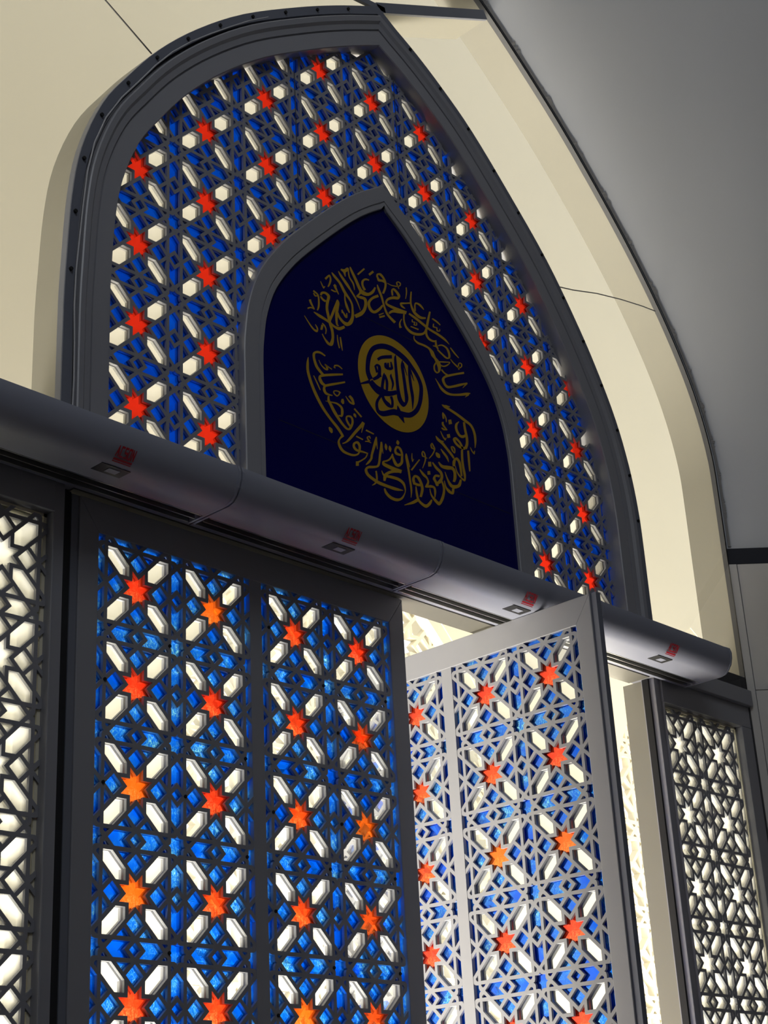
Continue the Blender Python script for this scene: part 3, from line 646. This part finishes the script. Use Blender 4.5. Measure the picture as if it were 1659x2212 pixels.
# sealant bead and dark edge along the outer arch
mb = sweep(H_OUT, [(-.035, -.02), (-.035, -.10), (.0, -.10), (.03, -.075)])
struct(mb.build('trim_3', M['trim'], origin=(4, 0, FL)), 'thin dark edge strip along the outer pointed arch', 'trim')
random.seed(4)
pts = []
oo = full(offset_half([p for p in H_OUT if p[1] > -1.6], .05))
cz = MB()
for i in range(len(oo) - 1):
    for k in range(6):
        t = k / 6; r = .008 + .05 * max(0, math.sin(i * .9 + k * .16)) * random.random() ** 2
        pts.append((oo[i][0] + (oo[i + 1][0] - oo[i][0]) * t, oo[i][1] + (oo[i + 1][1] - oo[i][1]) * t, r))
n0 = len(pts); vv = []
nr = [(-1 if p[0] < 4 else 1) for p in pts]
for i, (x, z, r) in enumerate(pts):
    a = pts[max(i - 1, 0)]; b = pts[min(i + 1, n0 - 1)]
    t = Vector((b[0] - a[0], b[1] - a[1])).normalized(); nn = Vector((-t.y, t.x))
    dd = .01 + r * .6
    vv += [(x - nn.x * .03, -.115, z - nn.y * .03), (x + nn.x * dd, -.12 - dd * 1.0, z + nn.y * dd), (x + nn.x * (dd + .01), -.08 - dd, z + nn.y * (dd + .01))]
cz.add(vv, [f for i in range(n0 - 1) for f in ((3 * i, 3 * i + 3, 3 * i + 4, 3 * i + 1), (3 * i + 1, 3 * i + 4, 3 * i + 5, 3 * i + 2))])
struct(cz.build('trim_4', M['caulk'], origin=(4, 0, 0)), 'ragged line of grey sealant along the outer arch edge', 'trim')

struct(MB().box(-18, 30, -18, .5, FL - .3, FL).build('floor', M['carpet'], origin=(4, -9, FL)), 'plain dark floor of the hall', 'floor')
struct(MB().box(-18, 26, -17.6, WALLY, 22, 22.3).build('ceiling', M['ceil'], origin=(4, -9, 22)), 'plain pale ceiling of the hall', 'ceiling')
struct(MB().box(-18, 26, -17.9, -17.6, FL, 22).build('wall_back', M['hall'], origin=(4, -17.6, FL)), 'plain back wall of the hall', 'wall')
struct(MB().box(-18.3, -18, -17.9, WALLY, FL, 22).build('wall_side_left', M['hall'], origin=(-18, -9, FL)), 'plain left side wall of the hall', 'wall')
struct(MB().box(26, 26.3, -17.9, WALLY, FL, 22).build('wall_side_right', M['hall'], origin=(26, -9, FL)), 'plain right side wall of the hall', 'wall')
struct(MB().box(-20, 46, .5, 22, FL - .3, FL - .02).build('floor_porch', M['paving'], origin=(10, 4, FL)), 'pale paving of the porch beyond the doors', 'floor')

# wall thickness outside the outer arch
mb = sweep(H_OUT, [(0, -.0), (0, .55), (3.0, .55)])
struct(mb.build('wall_reveal', M['beige'], soft=25, origin=(4, 0, FL)), 'cream outer reveal of the wall seen through the clear glazing', 'wall')

# far porch wall with two pointed grilles
YF = 8.0
GH = [(4.3, -3.2), (4.25, -2.5), (4.0, -1.7), (3.5, -.85), (2.8, -.05), (1.9, .75), (.9, 1.45), (0, 2.0)]
HG = smooth(GH, FL + 1.0, 3)
centres = (-.9, 11.5, 23.9)
def arch_poly(cx, h): return [(cx - x, z) for x, z in h] + [(cx + x, z) for x, z in reversed(h[:-1])]
vsx, esx = [], []
def addl(p):
    n = len(vsx); vsx.extend(Vector(q) for q in p); esx.extend((n + i, n + (i + 1) % len(p)) for i in range(len(p)))
outer = [(-20, FL), (46, FL), (46, 27), (-20, 27)]
addl(outer); hp = [arch_poly(c, HG) for c in centres]
for p in hp: addl(p)
ov, oe, of, *_ = delaunay_2d_cdt(vsx, esx, [], 1, 1e-5)
tr = []
for f in of:
    x = sum(ov[i].x for i in f) / 3; y = sum(ov[i].y for i in f) / 3
    if not any(inside(p, x, y) for p in hp): tr.append([(ov[i].x, ov[i].y) for i in f])
struct(slab(tr, YF, YF + .8).build('wall_porch', M['cream'], origin=(10, YF, FL)), 'cream porch wall outside with tall pointed openings', 'wall')
PER = 1.9
def scaled(tris, k, ox, oz): return [[(x * k + ox, z * k + oz) for x, z in t] for t in tris]
base = arch_poly(0, HG)
clipu = [([(x / PER, z / PER) for x, z in base], True)]
lt = lattice_tris('lattice', [-2, -1, 0, 1, 2], [1 - i - .295 for i in range(0, 10)], clipu)
gm = slab(scaled(lt, PER, 0, 0), YF + .25, YF + .42)
# flat cream border round the grille
names = ('leftmost', 'middle', 'rightmost')
g0 = None
for c, nm in zip(centres, names):
    r = root('window_%d' % (5 + names.index(nm)), c, YF, FL)
    if g0 is None:
        g = MB(); g.add([(x, y - YF, z - FL) for x, y, z in gm.v], gm.f); go = g.build('grille', M['cream'], r); g0 = go.data
        bd = []
        a, b = arch_poly(0, HG), arch_poly(0, offset_half(HG, -.28))
        n = len(a)
        bdm = MB().add([(x, .02, z - FL) for x, z in a] + [(x, .02, z - FL) for x, z in b] + [(x, .3, z - FL) for x, z in b], [(i, i + 1, n + i + 1, n + i) for i in range(n - 1)] + [(n + i, n + i + 1, 2 * n + i + 1, 2 * n + i) for i in range(n - 1)])
        bo = bdm.build('border', M['cream'], r); b0 = bo.data
    else:
        for nme, dat in (('grille', g0), ('border', b0)):
            q = bpy.data.objects.new(nme, dat); COL.objects.link(q); q.parent = r
    struct(r, 'tall cream star grille in the porch wall outside, %s of three' % nm, 'grille')

# ---------------------------------------------------------------- big clear glazing around the arched frame
H_G1 = offset_half(H_IN, .5)
# outer outline resampled to the same count
def resample(h, n):
    if isinstance(h, tuple): return tuple(resample(q, n) for q in h)
    L = [0]
    for i in range(1, len(h)): L.append(L[-1] + (Vector(h[i]) - Vector(h[i - 1])).length)
    out = []
    for k in range(n):
        s_ = L[-1] * k / (n - 1); i = 0
        while i < len(L) - 2 and L[i + 1] < s_: i += 1
        t = (s_ - L[i]) / (L[i + 1] - L[i]); out.append((h[i][0] + (h[i + 1][0] - h[i][0]) * t, h[i][1] + (h[i + 1][1] - h[i][1]) * t))
    return out
ho = [(ARCH_OUT[0][0], -4.0)] + [p for p in H_OUT if p[1] > -3.9]
N_ = 60
glz = root('window_1', 4, -.1, -4)
hi_, ho_ = resample(H_G1, N_), resample(ho, N_)
g = sheet_between(hi_, ho_, -.1)
MBg = MB().add([(x - 4, y + .1, z + 4) for x, y, z in g.v], g.f)
MBg.build('glass', M['pane'], glz)
def bar(p, q, wd, y0, y1):
    a, b = Vector(p), Vector(q); t = (b - a).normalized(); n = Vector((-t.y, t.x)) * wd / 2
    return [tuple(a - n), tuple(b - n), tuple(b + n), tuple(a + n)]
sm = MB()
sm.prism([(x - 4, z + 4) for x, z in bar((.07, 1.56), (-1.7, 2.55), .014, 0, 0)], -.006, .006)
cr = [(7.73, 1.58), (8.2, 1.70), (8.84, 1.90), (9.5, 2.06), (10.1, 2.18), (10.5, 2.24)]
for a, b in zip(cr, cr[1:]): sm.prism([(x - 4, z + 4) for x, z in bar(a, b, .014, 0, 0)], -.006, .006)
sm.build('glass_joint', M['trim'], glz)
sm = MB()
sm.prism([(x - 4, z + 4) for x, z in bar((4.1, 4.62), (6.62, 5.98), .16, 0, 0)], -.02, .03)
sm.prism([(x - 4, z + 4) for x, z in bar((3.1, 4.46), (4.25, 4.66), .09, 0, 0)], -.02, .03)
sm.build('glazing_bar', M['flange'], glz)
sm = MB().prism([(x - 4, z + 4) for x, z in bar((4.1, 4.60), (6.62, 5.96), .12, 0, 0)], .035, .62)
sm.build('beam', M['beige'], glz)
struct(glz, 'large clear glass surround between the grey arched frame and the outer arch', 'window')

# ---------------------------------------------------------------- arched stained-glass window
win = root('window_2', XC, 0, -4)
def loc(mb, x0=XC, y0=0., z0=-4.): return MB().add([(x - x0, y - y0, z - z0) for x, y, z in mb.v], mb.f)
fr = sweep(H_IN, [(0, .16), (0, -.17), (.01, -.185), (.215, -.185), (.22, -.165), (.235, -.165), (.24, -.19), (.31, -.20), (.345, -.235), (.41, -.245), (.425, -.235), (.43, -.15), (.45, -.12)])
loc(fr).build('frame', M['paint'], win)
gv = sweep(H_IN, [(.44, -.12), (.475, -.12)]); loc(gv).build('gasket', M['groove'], win)
fl = sweep(H_IN, [(.47, -.12), (.47, -.19), (.585, -.20), (.59, -.19), (.59, -.1)]); loc(fl).build('flange', M['flange'], win)
rt = sweep(H_IN, [(.59, -.1), (.59, .30), (.0, .30), (0, .16)]); loc(rt).build('frame_return', M['beige'], win)
win.children
cols = list(range(-1, 10)); rows = list(range(-4, 5))
clip = [(full(offset_half(H_IN, .08)), True), (full(offset_half(H_SIGN, -.12)), False)]
lt = lattice_tris('lattice', cols, rows, clip)
loc(slab(lt, 0, .034)).build('front_lattice', M['lattice'], win)
loc(slab(lt, .058, .088)).build('back_lattice', M['lattice2'], win)
sh = lattice_tris('sheet', cols, rows, clip)
loc(slab(sh, .044, .048)).build('blue_glass', M['blue'], win)
starp = STC[0]; hexp = HXC
def glass_bits(host, cols, rows, mred, test, off, yc=.046, clear=True, test2=None):
    sm = None; cl = MB()
    for cx in cols:
        for cz in rows:
            if not test(cx, cz):
                pass
            elif sm is None:
                me = MB().prism([(x, z) for x, z in starp], -.002, .002); o = me.build('red_glass_star', mred, host); sm = o
            else:
                o = sm.copy(); COL.objects.link(o); o.parent = host
            if test(cx, cz): o.location = ((cx - off[0]) * S, (yc - off[1]) * S, (cz - off[2]) * S)
            for h in hexp:
                if test2 and not test2(cx + h[3][0] * .6, cz + h[3][1] * .6): continue
                cl.prism([(x + cx - off[0], z + cz - off[2]) for x, z in h], yc - off[1] - .001, yc - off[1] + .001)
    if clear: cl.build('clear_glass', M['frost' if yc else 'frost3'], host)
pa, ps = full(offset_half(H_IN, .28)), full(offset_half(H_SIGN, -.45))
pb, pc = full(offset_half(H_IN, .2)), full(offset_half(H_SIGN, -.3))
glass_bits(win, cols, rows, M['red1'], lambda x, z: inside(pa, x, z) and not inside(ps, x, z), (XC, 0, -4),
           test2=lambda x, z: inside(pb, x, z) and not inside(pc, x, z))
# screws along the flange
fo = resample(offset_half(H_IN, .53), 16)
sc0 = None
for sx in (-1, 1):
    for (x, z) in fo[0 if sx < 0 else 1][3:-1]:
        if sc0 is None: sc0 = MB().cyl((0, 0), .022, -.02, .01, 10).build('screw', M['screw'], win); o = sc0
        else: o = sc0.copy(); COL.objects.link(o); o.parent = win
        o.location = (sx * x * S, -.2 * S, (z + 4) * S)
jn = MB()
for x, z0, z1 in ((2.5, .75, 2.72), (4.46, 1.70, 3.62)): jn.box(x - .006 - XC, x + .006 - XC, -.004, .002, z0 + 4, z1 + 4)
jn.build('lattice_joint', M['trim'], win)
struct(win, 'pointed arch window of blue, red and clear glass in a grey star lattice', 'window')
# loose cable running up the flange
random.seed(2)
cp = [(XC - x + .012 * math.sin(i * 1.3), -.235, z) for i, (x, z) in enumerate(resample(offset_half(H_IN[0], .475), 26)[1:20])]
tag(MB().tube(cp, .009).build('cable', M['cable'], origin=(XC - 5, -.235, -3.4)), 'thin grey cable tacked up the left edge of the arched frame', 'cable')

# ---------------------------------------------------------------- sign inside the arch
sign = root('arched_sign', XC, -.1, -4)
def locs(mb): return loc(mb, XC, -.1, -4.)
bd = sweep(offset_half(H_SIGN, 0), [(0, .04), (0, -.09), (-.012, -.10), (-.21, -.10), (-.215, -.085), (-.228, -.085), (-.233, -.10), (-.29, -.10), (-.30, -.09), (-.30, .0)])
locs(bd).build('border', M['paint'], sign)
hp_ = offset_half(H_SIGN, -.29)
MB().prism([(x - XC, z + 4) for x, z in full(hp_)], .045, .075).build('board', M['board'], sign)
sj = MB()
for z in (-.57, -2.52): sj.box(-2.0 if z < -1 else -1.35, 2.2 if z < -1 else 1.55, .0435, .046, z + 4 - .004, z + 4 + .004)
def strokes(txt, y0, y1, half_r=None):
    mb = MB()
    for q, line in enumerate(txt):
        v = [int(a) / 1000 for a in line.split(',')]
        E = [(Vector((v[i], v[i + 1])), Vector((v[i + 2], v[i + 3]))) for i in range(0, len(v), 4)]
        n = len(E); out = []
        for i in range(n - 1):
            i0, i3 = max(i - 1, 0), min(i + 2, n - 1)
            for k in range(4):
                t = k / 4; pr = []
                for s_ in (0, 1):
                    p0, p1, p2, p3 = E[i0][s_], E[i][s_], E[i + 1][s_], E[i3][s_]
                    pr.append(.5 * ((2 * p1) + (p2 - p0) * t + (2 * p0 - 5 * p1 + 4 * p2 - p3) * t * t + (3 * p1 - p0 - 3 * p2 + p3) * t ** 3))
                out.append(pr)
        out.append(list(E[-1])); m = len(out); vv = []
        e = q * .00002
        for a, b in out: vv += [(a.x, y0 - e, a.y + 4), (b.x, y0 - e, b.y + 4), (a.x, y1, a.y + 4), (b.x, y1, b.y + 4)]
        fs = []
        for i in range(m - 1):
            k = 4 * i; j = k + 4
            fs += [(k, j, j + 1, k + 1), (k, k + 2, j + 2, j), (k + 1, j + 1, j + 3, k + 3)]
        fs += [(0, 1, 3, 2), (4 * m - 4, 4 * m - 2, 4 * m - 1, 4 * m - 3)]
        mb.add(vv, fs)
    return mb
L_ = LETTERS.strip().split('\n')
strokes(L_[:NTOP], .0425, .046).build('calligraphy', M['gold'], sign)
strokes(L_[NTOP:], .0425, .046).build('calligraphy', M['gold'], sign)
md = MB().cyl((.022, 4 - 1.345), .65, .0405, .046, 72).build('medallion', M['gold'], sign)
strokes(MEDAL.strip().split('\n'), .0378, .0404).build('lettering', M['board'], md)
sj.build('board_joint', M['groove'], sign)
tag(sign, 'navy pointed-arch board with gold Arabic calligraphy ringed around a round gold medallion', 'sign')

# ---------------------------------------------------------------- transom bar and posts
tb = MB().box(-3.67, 11.67, -.10, .30, -4.2, -3.72).box(-3.67, 11.67, -.17, -.10, -4.2, -3.95)
struct(tb.build('trim_5', M['paint'], origin=(4, 0, -4.2), bevel=.01), 'grey horizontal transom bar above the doors behind the air curtains', 'trim')
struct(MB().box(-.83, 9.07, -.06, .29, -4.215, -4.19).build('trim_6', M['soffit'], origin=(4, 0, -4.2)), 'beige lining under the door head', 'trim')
def post(name, x0, x1, label, cream_side):
    r = root(name, (x0 + x1) / 2, 0, FL)
    xm = (x0 + x1) / 2
    MB().box(x0 - xm, x1 - xm, -.06, .16, 0, -4.2 - FL).build('face', M['paint'], r, bevel=.008)
    a, b = (x0 + .01, x1 - .01)
    MB().box(a - xm, b - xm, .16, .47, 0, -4.2 - FL).build('reveal', M['jamb'], r)
    MB().box((x1 - .0 if cream_side < 0 else x0 - .035) - xm, (x1 + .13 if cream_side < 0 else x0) - xm, .02, .12, 0, -4.2 - FL).build('gasket', M['groove'], r)
    struct(r, label, 'post')
post('trim_7', -1.065, -.93, 'grey post between the left grille and the closed door leaf', -1)
post('trim_8', 9.17, 9.30, 'grey post with cream reveal between the open doorway and the right grille', 1)

# ---------------------------------------------------------------- door leaves
def make_leaf(name):
    r = root(name, -.791, .055, FL)
    T = -4.218 - FL; op = -4.555 - FL; bt = .55
    LW = 4.75; hy = .062
    ops = [(.295, 2.30), (2.47, 4.50)]
    # four mitred frame members and the mullion
    def rail(poly, nm, m=M['paint']): MB().prism(poly, -hy, hy).build(nm, m, r, bevel=.008)
    e0 = .055
    rail([(e0, 0), (.295, bt), (.295, op), (e0, T)], 'stile'); rail([(LW, 0), (LW, T), (4.50, op), (4.50, bt)], 'stile')
    rail([(e0, T), (.295, op), (4.50, op), (LW, T)], 'rail'); rail([(e0, 0), (LW, 0), (4.50, bt), (.295, bt)], 'rail')
    MB().box(-.03, e0 - .004, -hy * .7, hy * .7, 0, T).build('edge_strip', M['flange'], r)
    MB().box(2.30, 2.47, -hy * .9, hy * .9, bt, op).build('mullion', M['paint'], r)
    rws = [-5.041 - k - FL for k in range(11)]
    cl = [.80, 1.80, 2.974, 3.974]
    tri = lattice_tris('lattice', cl, rws)
    slab(tri, -.052, -.016).build('lattice', M['lattice'], r)
    slab(tri, .016, .052).build('lattice', M['lattice'], r)
    sh = lattice_tris('sheet', cl, rws)
    mb = slab(sh, -.002, .002)
    for (a, b), (c0, c1) in zip(ops, ((.30, 2.30), (2.474, 4.474))):      # the sheet runs on into the frame rebate
        zt, zb = rws[0] + .5, rws[-1] - .5
        mb.box(a, b, -.002, .002, zt, op + .03); mb.box(a, b, -.002, .002, bt - .02, zb)
        mb.box(c1, b + .02, -.002, .002, zb, zt)
    mb.build('blue_glass', M['blue2'], r)
    glass_bits(r, cl, rws, M['red2'], lambda x, z: True, (0, 0, 0), 0.)
    # black screws where straps meet
    k0 = None; random.seed(9)
    for (x, z) in [(.37, .0), (1.37, -.0), (2.36, -.02), (2.0, 1.5)]: pass
    for cx in cl:
        for z in rws[:6]:
            for dx, dz in ((-.40, .0), (.40, -.5)):
                if random.random() < .45:
                    if k0 is None: k0 = MB().cyl((0, 0), .018, -.012, .004, 10).build('screw', M['screw'], r); o = k0
                    else: o = k0.copy(); COL.objects.link(o); o.parent = r
                    o.location = ((cx + dx) * S, -.052 * S, (z + dz) * S)
    return r
d1 = make_leaf('door_1'); d1.location += Vector((.025 * S, 0, -.012 * S))
struct(d1, 'closed left door leaf with two tall panels of blue, red and clear glass', 'door')
d2 = copy_tree(d1, name='door_2')
yaw = 1.554
d2.location = W(5.61 - math.cos(yaw) * .80, -.864 - math.sin(yaw) * .80, FL - .03); d2.rotation_euler = (0, 0, yaw)
struct(d2, 'right door leaf swung wide open at right angles, its near edge under the air curtain', 'door')
# bright metal edge of the open leaf
# ---------------------------------------------------------------- side grilles (uncoloured)
def side_window(name, x0, x1, stars, label):
    r = root(name, (x0 + x1) / 2, 0, FL); xm = (x0 + x1) / 2
    T = -4.2 - FL; op = -4.53 - FL; bt = .6
    A, B_ = x0 - .0, x1 + .0
    a, b = x0 + (.02 if stars[0] > 5 else .30), x1 - (.27 if stars[0] > 5 else .02)
    for nm, bx in (('stile', (A, a, bt, op)), ('stile', (b, B_, bt, op)), ('rail', (A, B_, op, T)), ('rail', (A, B_, 0, bt))):
        MB().box(bx[0] - xm, bx[1] - xm, -.09, .12, bx[2], bx[3]).build(nm, M['paint'], r, bevel=.008)
    # stepped glazing bead
    bd = MB()
    for i, (w_, y0, y1) in enumerate(((.035, .02, .05), (.06, .06, .10), (.09, .10, .14))):
        bd.box(b - w_ - xm, b - xm, y0, y1, bt, op); bd.box(a - xm, a + w_ - xm, y0, y1, bt, op); bd.box(a - xm, b - xm, y0, y1, op - w_, op)
    bd.build('glazing_bead', M['cream'], r)
    rws = [-5.06 - k - FL for k in range(11)]
    tri = lattice_tris('lattice', [s_ - xm for s_ in stars], rws)
    slab(tri, .0, .035).build('lattice', M['lattice'], r)
    slab(tri, .070, .105).build('lattice', M['lattice2'], r)
    MB().box(a - xm, b - xm, .042, .045, bt, op).build('clear_glass', M['frost2'], r)
    struct(r, label, 'window')
side_window('window_3', 9.31, 11.65, (9.76, 10.77), 'narrow uncoloured star-lattice window right of the open doorway')
side_window('window_4', -3.65, -1.06, (-2.57, -1.57), 'narrow uncoloured star-lattice window left of the closed door')

# ---------------------------------------------------------------- air curtains
def make_curtain(name):
    L = 3.07
    r = root(name, -2.55, -.15, -4.245)
    pr = [(0, .44), (-.60, .43), (-.74, .41), (-.795, .375), (-.815, .31), (-.81, .23), (-.785, .14), (-.74, .07), (-.68, .02), (-.60, 0), (-.27, 0), (-.27, .06), (-.05, .06), (-.05, 0), (0, 0)]
    n = len(pr)
    mb = MB().add([(.02, y, z) for y, z in pr] + [(L - .02, y, z) for y, z in pr],
                  [tuple(range(n)), tuple(reversed(range(n, 2 * n)))] + [(i, (i + 1) % n, (i + 1) % n + n, i + n) for i in range(n)])
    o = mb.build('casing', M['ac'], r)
    for p in o.data.polygons: p.use_smooth = len(p.vertices) == 4
    es = o.modifiers.new('edge', 'EDGE_SPLIT'); es.split_angle = math.radians(38)
    # end caps, slightly proud
    for x0, x1 in ((0, .028), (L - .028, L)):
        q = [(y * 1.012, z) for y, z in pr[:10]] + [(0, -.004)]
        k = len(q)
        MB().add([(x0, y, z) for y, z in q] + [(x1, y, z) for y, z in q], [tuple(range(k)), tuple(reversed(range(k, 2 * k)))] + [(i, (i + 1) % k, (i + 1) % k + k, i + k) for i in range(k)]).build('end_cap', M['ac'], r)
    MB().box(.05, L - .05, -.268, -.052, .040, .058).build('outlet_slot', M['acdark'], r)
    v = MB()
    for y in (-.262, -.16, -.058): v.box(.05, L - .05, y - .006, y + .006, -.004, .05)
    v.build('outlet_vane', M['metal'], r)
    # control window under the front edge, and the maker's mark above it
    cx = L / 2 + .12
    a = Vector((-.62, .07)); b = Vector((-.50, .03)); t = (b - a).normalized()
    def onface(p0, p1, u0, u1, s0, s1, lift):
        P0, P1 = Vector(p0), Vector(p1); t = (P1 - P0).normalized(); nrm = Vector((t.y, -t.x)) * lift
        if nrm.y > 0: nrm = -nrm
        L2 = (P1 - P0).length
        q = [P0 + t * s0 * L2 + nrm, P0 + t * s1 * L2 + nrm]; e = [p - nrm * 1.5 for p in q]
        return [(u0, q[0].x, q[0].y), (u1, q[0].x, q[0].y), (u1, q[1].x, q[1].y), (u0, q[1].x, q[1].y), (u0, e[0].x, e[0].y), (u1, e[0].x, e[0].y), (u1, e[1].x, e[1].y), (u0, e[1].x, e[1].y)]
    bf = [(0, 1, 2, 3), (0, 4, 5, 1), (1, 5, 6, 2), (2, 6, 7, 3), (3, 7, 4, 0)]
    cw = MB().add(onface((-.62, .0), (-.30, .0), cx - .17, cx + .17, .0, .55, .004), bf).build('control_window', M['acdark'], r)
    MB().add(onface((-.62, .0), (-.30, .0), cx - .05, cx + .08, .14, .40, .010), bf).build('switch', M['ac'], cw)
    # letters: A C S O N as strokes on a 4 x 5 grid, mapped on the slanting lower face
    G = {'A': [(0, 0, 1.5, 5), (1.5, 5, 3, 0), (.7, 2, 2.3, 2)], 'C': [(3, 5, 0, 5), (0, 5, 0, 0), (0, 0, 3, 0)],
         'S': [(3, 5, 0, 5), (0, 5, 0, 2.5), (0, 2.5, 3, 2.5), (3, 2.5, 3, 0), (3, 0, 0, 0)], 'O': [(0, 0, 3, 0), (3, 0, 3, 5), (3, 5, 0, 5), (0, 5, 0, 0)],
         'N': [(0, 0, 0, 5), (0, 5, 3, 0), (3, 0, 3, 5)]}
    lg = MB(); p0, p1 = Vector((-.785, .14)), Vector((-.74, .07)); q0 = Vector((-.68, .02))
    def face(u, s_, lift=.004):       # s_ 0..1 from low to high along the curved lip
        if s_ < .5: a_, b_, k = q0, p1, s_ * 2
        else: a_, b_, k = p1, p0, s_ * 2 - 1
        p = a_.lerp(b_, k); t = (b_ - a_).normalized(); nn = Vector((-t.y, t.x))
        if nn.x > 0: nn = -nn
        p = p + nn * lift
        return (u, p.x, p.y)
    for i, ch in enumerate('ACSON'):
        for x0, y0, x1, y1 in G[ch]:
            d = Vector((x1 - x0, y1 - y0)).normalized(); nn = Vector((-d.y, d.x)) * .62; d = d * .5
            q = [(x0 - d.x - nn.x, y0 - d.y - nn.y), (x1 + d.x - nn.x, y1 + d.y - nn.y), (x1 + d.x + nn.x, y1 + d.y + nn.y), (x0 - d.x + nn.x, y0 - d.y + nn.y)]
            lg.add([face(cx - .105 + (i * 4.9 + gx) * .0092, .42 + gy * .11, .012) for gx, gy in q], [(0, 1, 2, 3)])
    for s0, s1 in ((.12, .27), (.0, .07)):
        lg.add([face(cx - .11, s0, .012), face(cx + .11, s0, .012), face(cx + .11, s1, .012), face(cx - .11, s1, .012)], [(0, 1, 2, 3)])
    lg.build('maker_mark', M['red'], r)
    return r
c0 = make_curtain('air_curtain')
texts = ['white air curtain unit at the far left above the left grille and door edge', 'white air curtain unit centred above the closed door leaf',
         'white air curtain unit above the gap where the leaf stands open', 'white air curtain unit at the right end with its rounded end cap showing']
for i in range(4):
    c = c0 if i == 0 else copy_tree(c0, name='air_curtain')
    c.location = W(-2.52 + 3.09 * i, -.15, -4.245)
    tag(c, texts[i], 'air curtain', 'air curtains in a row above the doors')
